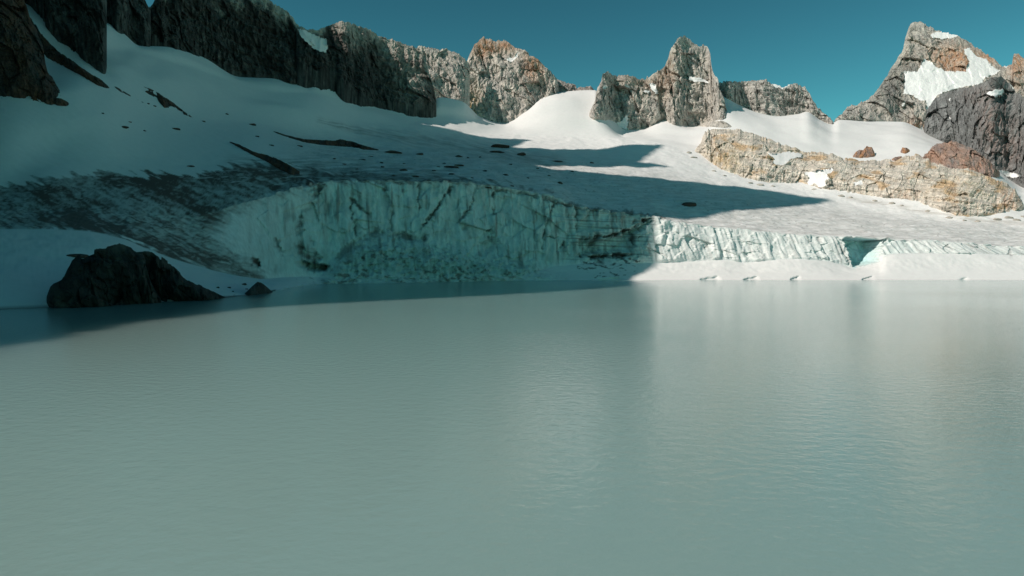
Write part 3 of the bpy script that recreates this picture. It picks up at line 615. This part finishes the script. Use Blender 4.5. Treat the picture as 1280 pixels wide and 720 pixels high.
crag('rock_crag', 'dark slate and rose-brown crag standing in front of the pointed peak, with small snow patches', 'crag',
     top="1155:158 1157:146 1159:136 1168:124 1180:115 1194:112 1219:108 1231:101 1243:96 1253:96 1262:104 1270:114 1280:122 1320:140 1420:170 1480:210",
     base="1155:166 1160:169 1180:178 1198:187 1215:197 1230:205 1245:213 1265:226 1280:236 1330:240 1480:245",
     lean=.4, thick=34, bulge=4, seed=220, colour=c_M, relief=(9, 4.5, 4, 1.5), rib=13, step=.8, slant=-.3, Yw=30,
     patches=[[(1230,117),(1243,112),(1255,111),(1254,117),(1243,121)], [(1184,147),(1189,149),(1188,151)], [(1256,97),(1267,104),(1285,118),(1285,122),(1265,110)], [(1186,122),(1188,124),(1186,127)],
              [(1229,214),(1240,211),(1262,215),(1279,221),(1270,222),(1235,219)]])
crag('rock_outcrop', 'long tan and ochre rock outcrop of worn slabs between the snow and the glacier', 'outcrop',
     top="866:189 876:178 882:163 890:162 905:161 920:162 933:165 957:171 981:181 1009:190 1030:191 1044:194 1054:198 1082:201 1117:200 1135:195 1148:192 1165:202 1185:206 1210:208 1231:219 1259:230 1270:239 1277:249 1282:262",
     base="866:190 876:193 884:198 890:206 898:210 914:217 929:222 945:226 961:228 980:229 1006:228 1027:235 1048:239 1068:242 1103:246 1138:251 1172:261 1193:267 1210:271 1228:271 1242:268 1260:265 1277:264 1282:265",
     crestY="866:188 884:166 905:163 933:167 981:183 1009:192 1044:197 1082:203 1117:203 1148:196 1165:205 1210:212 1231:222 1259:234 1277:252 1282:264",
     thick=16, bulge=6, seed=230, colour=c_N, terr=3.5, basejit=5, relief=(6, 1.0, 1.7, .9), rib=9, big=1.3, step=.8, mat=M_SLAB, slant=-.35, root=8, jag=1.3, endr=18,
     patches=[[(957,193),(968,194),(985,190),(1004,193),(1002,197),(988,200),(982,206),(972,208),(966,205),(968,199)], [(1005,216),(1022,215),(1040,211),(1042,214),(1033,219),(1036,224),(1030,229),(1034,233),(1018,236),(1000,232),(1012,224)], [(1066,229),(1076,227),(1078,231),(1068,233)]])
crag('rock_outcrop', 'rose-brown rounded rock knob behind the tan slabs, below the dark crag', 'outcrop',
     top="1150:199 1155:194 1163:186 1172:180 1193:177 1205:181 1218:187 1230:196 1242:206 1250:215", base="1150:201 1165:207 1190:214 1210:217 1235:222 1250:222",
     lean=.9, thick=14, bulge=4, seed=240, colour=c_N2, relief=(3, 2, 2.4, 1), rib=7, step=.8, root=6)
for (lb, tp, bs, sd_) in [('rusty rock knob poking out of the snow above the tan slabs', "1065:196 1070:190 1074:187 1079:188 1083:183 1090:184 1093:190 1094:195", "1065:197 1075:198 1085:197 1094:196", 250),
                    ('flat reddish rock in the snow above the slabs, nearest the rose-brown knob', "1125:190 1128:184 1134:185 1138:188", "1125:191 1132:192 1138:190", 252),
                    ('thin reddish rock lying where the snow meets the tan slabs', "1114:199 1119:196 1127:195 1128:197", "1114:201 1121:201 1128:199", 254)]:
    crag('rock_outcrop', lb, 'outcrop', top=tp, base=bs, lean=.7, thick=5, bulge=.8, seed=sd_, colour=lambda i: mixc(ROSE, RUST, np.clip(.5 + i['m'], 0, 1)), relief=(1, .8, 1, .5), rib=4, step=.5, jag=.5, root=5, tight=True, endr=4)
# dark ribs breaking through the shaded snow
for (lb, tp, bs, sd_) in [
    ('dark rock rib on the shaded snow slope below the gully, broad and blade-shaped', "170:105 178:107 185:110 194:114 200:118 208:122 215:127 230:139 242:147", "170:106 177:111 185:117 194:122 205:135 215:135 230:143 242:148", 300),
    ('thin line of dark rock in the snow trailing from the rib beside the brown crag', "139:105 150:111 160:117 172:124 182:129", "139:107 150:114 160:119 172:126 182:130", 304),
    ('long dark stony rib running down the snow to the lip of the ice cliff', "284:176 300:181 316:189 335:194 350:200 362:206 375:214", "284:177 300:185 316:194 335:203 350:212 362:218 375:219", 308),
    ('long thin black rock band stretched across the shaded snow bowl', "340:163 355:168 380:174 400:175 420:176 425:174 440:177 455:182 474:187", "340:164 355:170 380:178 400:181 425:183 440:184 455:187 474:188", 312)]:
    crag('rock_rib', lb, 'rock rib', top=tp, base=bs, lean=1.0, thick=3, bulge=.5, seed=sd_, colour=lambda i: mixc(UMBER, SOOT, np.clip(.5 + i['m'], 0, 1)), relief=(.8, .7, 1, .6), rib=4, step=.6, jag=.7, root=5, tight=True, endr=6)
# by the water
crag('rock_outcrop', 'black rounded rock mound on the left shore of the lake', 'outcrop',
     top="58:372 63:357 66:353 75:349 80:346 90:328 97:323 104:321 115:316 128:312 140:309 153:307 163:307 170:312 185:316 198:322 215:332 229:347 243:353 257:360 270:366 281:372", base="58:379 66:385 80:386 100:386 139:385 208:382 240:380 267:378 281:374",
     lean=.55, thick=8, bulge=2.5, seed=320, dY="58:-3 281:-2", colour=lambda i: mixc(np.array([.03, .028, .026]), np.array([.09, .075, .065]), np.clip(.3 + .9 * i['m'] + .5 * i['n'], 0, 1)), relief=(3.0, 1.0, 2.8, 1.6), rib=5, big=1.4, step=.6, root=5, slant=.25, jag=.8, endr=7)
crag('rock_outcrop', 'small pointed dark rock at the waterline just right of the black mound', 'outcrop',
     top="306:367 311:362 315:358 322:352 326:353 334:359 342:366 345:369", base="306:369 320:370 334:370 345:370",
     lean=.5, thick=4, bulge=.7, seed=330, colour=lambda i: mixc(SOOT * .7, DARK * .7, np.clip(.5 + i['m'], 0, 1)), relief=(.7, .4, .7, .3), rib=3, step=.7, root=4, jag=.25, tight=True, endr=3)

# ---------------------------------------------------------------- boulders
import bmesh
from mathutils import Vector
def boulder_mesh(k):
    bm = bmesh.new(); bmesh.ops.create_icosphere(bm, subdivisions=3, radius=1)
    co = np.array([v.co[:] for v in bm.verts])
    d = 1 + .28 * fbm(co[:, 0] * 1.3 + 9 * k, co[:, 1] * 1.3, co[:, 2] * 1.3, seed=500 + k, oct=4)
    cut = np.array([[.8, .2, .5], [-.6, .5, .6], [.1, -.9, .3], [-.3, -.3, .95], [.5, .6, -.4]]) + .5 * np.sin(np.arange(15).reshape(5, 3) * (k + 1.7))
    for c in cut:
        c = c / np.linalg.norm(c); over = (co * d[:, None]) @ c - .68; over = np.maximum(over, 0)
        co = co - (over[:, None] * c) * .9 / np.maximum(d[:, None], .5)
    for v, c, dd in zip(bm.verts, co, d): v.co = c * dd
    me = bpy.data.meshes.new('boulder'); bm.to_mesh(me); bm.free()
    cc = np.ones((len(me.vertices), 4), np.float32); cc[:, :3] = mixc(UMBER, SOOT, np.clip(.5 + .8 * fbm(co[:, 0] * 3, co[:, 1] * 3, co[:, 2] * 3, seed=k), 0, 1))
    at = me.attributes.new('Col', 'FLOAT_COLOR', 'POINT'); at.data.foreach_set('color', cc.ravel()); me.materials.append(M_ROCK)
    return me
BM = [boulder_mesh(k) for k in range(6)]
rng = random.Random(5)
def boulder(px, py, w, h, label, group=None, k=None):
    p = ground_at(px, py + h * .35)[0]; m = p[1] / F
    o = bpy.data.objects.new('boulder', BM[rng.randrange(6) if k is None else k]); COL.objects.link(o)
    r = w * m * .56
    o.scale = (r, r * rng.uniform(.7, 1.3), max(h * m * rng.uniform(.4, .62), .22)); o.rotation_euler = (0, 0, rng.uniform(-.5, .5))
    o.location = (p[0], p[1] + r * .3, p[2] + h * m * .12)
    return tag(o, label, 'boulder', group)
boulder(860, 254, 19, 7, 'dark boulder alone on the open glacier near the tip of the long shadow', k=1)
boulder(625, 182, 23, 6, 'largest flat dark boulder on the shaded glacier below the blunt rust-topped peak', k=2)
boulder(622, 189, 22, 5, 'dark flat boulder lying just below the largest one on the shaded glacier', k=3)
boulder(652, 192, 11, 5, 'smaller dark boulder just right of the two large flat ones', k=0)
boulder(564, 208, 23, 4, 'long low dark boulder midway between the ice cliff lip and the snow bowl', k=4)
boulder(489, 189, 22, 5, 'dark boulder at the right end of the long black rock band', k=5)
boulder(97, 319, 26, 6, 'flat dark rock perched on the snow at the upper left of the black mound', k=2)
boulder(154, 158, 11, 3, 'thin dark stone alone on the smooth snow under the blade-shaped rib', k=3)
boulder(219, 160, 9, 4, 'dark stone alone on the snow just below the tail of the blade-shaped rib', k=4)
boulder(238, 207, 9, 3, 'lone dark stone on the snow above the dirt-stained ice', k=1)
boulder(315, 155, 9, 3, 'dark stone on the snow below the broad dark crag', k=0)
boulder(724, 347, 9, 3, 'dark stone at the waterline where the sunlit snow bank begins', k=0) if False else None
LS = 'small dark stone among those scattered on the shaded glacier above the ice cliff'
for px, py, w, h in [(525,192,10,4),(573,195,9,3),(606,213,6,3),(504,212,9,4),(478,208,5,3),(464,195,6,2),(632,218,7,3),(700,228,6,4),(696,201,15,2.5),(564,217,7,3),(542,213,5,2),(520,220,9,3),(453,199,9,2),(477,203,5,2.5),(611,234,9,2),(575,206,12,3),(740,203,5,3),(585,197,4,2),(600,196,3,2),(555,204,4,2),(548,208,5,2),(430,205,5,2),(418,198,4,2),(446,211,4,2),(660,222,4,2),(672,210,4,2),(590,222,4,2),(536,225,5,2),(638,205,5,2),(715,214,4,2),(640,232,6,2),(686,219,4,2),(505,204,4,2),(492,219,4,2)]:
    boulder(px, py, w, h, LS, 'stones scattered on the shaded glacier')
LS2 = 'small dark pebble on the smooth shaded snow of the left slope'
for px, py, w, h in [(128,141,4,2),(254,151,5,2.5),(162,152,4,1.6),(180,163,4,1.5),(321,170,5,2),(339,181,6,2.5),(375,182,7,3),(283,142,4,2),(185,129,3,2),(193,132,4,2)]:
    boulder(px, py, w, h, LS2, 'pebbles on the shaded left slope')
LS3 = 'small dark stone on the shore snow between the black mound and the small pointed rock'
for px, py, w, h in [(272,359,4,2.5),(286,359,5,2.5),(305,355,6,3),(291,364,3,2),(308,361,4,2)]:
    boulder(px, py, w, h, LS3, 'stones on the shore snow')

TANM = []
for me in BM[:4]:
    m2 = me.copy(); a2 = m2.attributes['Col']; n = len(m2.vertices); q = np.empty(n * 4, np.float32); a2.data.foreach_get('color', q)
    q = q.reshape(n, 4); f = np.clip((q[:, 0] - .04) / .1, 0, 1)[:, None]; q[:, :3] = CREAM * (1 - f) + GREY * .8 * f; a2.data.foreach_set('color', q.ravel()); TANM.append(m2)
for px, py, w, h in [(868,196,9,4),(861,190,6,3),(893,213,5,3),(906,219,5,2.5),(938,228,6,3),(950,230,9,4),(966,232,5,2.5),(1018,236,6,3),(1052,244,8,3.5),(1064,246,5,2.5),(1094,250,6,3),(1116,253,8,3.5),(1128,256,5,2.5),(1160,263,6,3),(1187,271,8,3.5),(1206,275,5,3),(1222,276,6,3),(1247,273,9,4.5),(1262,271,10,5),(1272,274,8,4),(1279,270,6,3)]:
    o = boulder(px, py, w, h, 'small tan stone of the loose rubble along the foot of the tan slabs', 'rubble stones at the foot of the tan slabs'); o.data = TANM[rng.randrange(4)]

# ---------------------------------------------------------------- lake
gx = np.linspace(-1600, 1600, 41); gy = np.concatenate([np.linspace(-1200, 0, 20)[:-1], np.linspace(0, 520, 40)])
GX, GY = np.meshgrid(gx, gy)
m = bpy.data.materials.new('lake_water'); m.use_nodes = True; nt = m.node_tree; nd = nt.nodes; Lk = nt.links
b = nd['Principled BSDF']; b.inputs['Base Color'].default_value = (.258, .378, .362, 1); b.inputs['Roughness'].default_value = .1; b.inputs['IOR'].default_value = 1.333; b.inputs['Specular IOR Level'].default_value = .36
tc = nd.new('ShaderNodeTexCoord')
def wave(scale, sx, sy, rot, strength, dist, prev=None, det=3):
    mp = nd.new('ShaderNodeMapping'); mp.inputs['Scale'].default_value = (sx, sy, 1); mp.inputs['Rotation'].default_value = (0, 0, rot)
    Lk.new(tc.outputs['Object'], mp.inputs['Vector'])
    n = nd.new('ShaderNodeTexNoise'); n.inputs['Scale'].default_value = scale; n.inputs['Detail'].default_value = det
    Lk.new(mp.outputs['Vector'], n.inputs['Vector'])
    bp = nd.new('ShaderNodeBump'); bp.inputs['Strength'].default_value = strength; bp.inputs['Distance'].default_value = dist
    Lk.new(n.outputs['Fac'], bp.inputs['Height'])
    if prev: Lk.new(prev.outputs['Normal'], bp.inputs['Normal'])
    return bp
w1 = wave(1.3, .8, 1.0, .25, 1.0, .068)
w2 = wave(3.6, .85, 1.0, -.3, 1.0, .022, w1)
pn = nd.new('ShaderNodeTexNoise'); pn.inputs['Scale'].default_value = .02; pn.inputs['Detail'].default_value = 4; Lk.new(tc.outputs['Object'], pn.inputs['Vector'])
pr = nd.new('ShaderNodeMapRange'); pr.inputs['From Min'].default_value = .35; pr.inputs['From Max'].default_value = .65; pr.inputs['To Min'].default_value = .45; pr.inputs['To Max'].default_value = 1.0
Lk.new(pn.outputs['Fac'], pr.inputs['Value'])
for w in (w1, w2): Lk.new(pr.outputs['Result'], w.inputs['Strength'])
b.inputs['Subsurface Weight'].default_value = 1.0; b.inputs['Subsurface Radius'].default_value = (.92, 1.0, 1.0); b.inputs['Subsurface Scale'].default_value = 45.0
Lk.new(w2.outputs['Normal'], b.inputs['Normal'])
lake = tag(make_mesh('lake', np.stack([GX, GY, 0 * GX], -1).reshape(-1, 3), grid_quads(*GX.shape), m), 'milky turquoise glacial lake', 'lake', kind='structure')
g = np.array([[-9000, -9000, -9.5], [9000, -9000, -9.5], [9000, 9000, -9.5], [-9000, 9000, -9.5]], float)
ground = tag(make_mesh('ground', g, np.array([[0, 1, 2, 3]]), M_SLAB, np.broadcast_to(GREY, (4, 3))), kind='structure')

# ---------------------------------------------------------------- light, sky, camera
sunv = Vector((-math.cos(SUN_BETA) * math.cos(SUN_EL), -math.sin(SUN_BETA) * math.cos(SUN_EL), math.sin(SUN_EL)))
ld = bpy.data.lights.new('sun', 'SUN'); ld.energy = 3.95; ld.angle = math.radians(.5); ld.color = (1.0, .92, .825)
lo = bpy.data.objects.new('sun', ld); COL.objects.link(lo); lo.rotation_euler = sunv.to_track_quat('Z', 'Y').to_euler(); lo.location = (-300, -100, 400)
wd = bpy.data.worlds.new('World'); sc.world = wd; wd.use_nodes = True
nt = wd.node_tree; nd = nt.nodes; bg = nd['Background']
sk = nd.new('ShaderNodeTexSky'); sk.sky_type = 'NISHITA'; sk.sun_disc = False; sk.sun_elevation = SUN_EL
sk.sun_rotation = math.atan2(sunv.x, sunv.y); sk.altitude = 2000
tn = nd.new('ShaderNodeMix'); tn.data_type = 'RGBA'; tn.blend_type = 'MULTIPLY'; tn.inputs['Factor'].default_value = 1
tn.inputs['B'].default_value = SKY_TINT = (.200, .465, .272, 1)
gm = nd.new('ShaderNodeGamma'); gm.inputs['Gamma'].default_value = 1.6
nt.links.new(sk.outputs['Color'], gm.inputs['Color']); nt.links.new(gm.outputs['Color'], tn.inputs['A']); nt.links.new(tn.outputs['Result'], bg.inputs['Color']); bg.inputs['Strength'].default_value = .098
cd = bpy.data.cameras.new('camera'); cam = bpy.data.objects.new('camera', cd); COL.objects.link(cam); sc.camera = cam
cam.location = (0, 0, H0); cam.rotation_euler = (math.radians(90), 0, 0); cd.lens = 24; cd.sensor_width = 36; cd.shift_y = -(360 - HZ) / 1280
cd.clip_end = 20000; cd.clip_start = .1
sc.view_settings.view_transform = 'Standard'; sc.view_settings.look = 'None'; sc.view_settings.gamma = 1; sc.view_settings.exposure = 0; sc.view_settings.use_curve_mapping = False
sc.render.engine = 'CYCLES'; sc.cycles.use_denoising = True; sc.cycles.max_bounces = 6; sc.cycles.diffuse_bounces = 2
sc.cycles.sample_clamp_indirect = 6
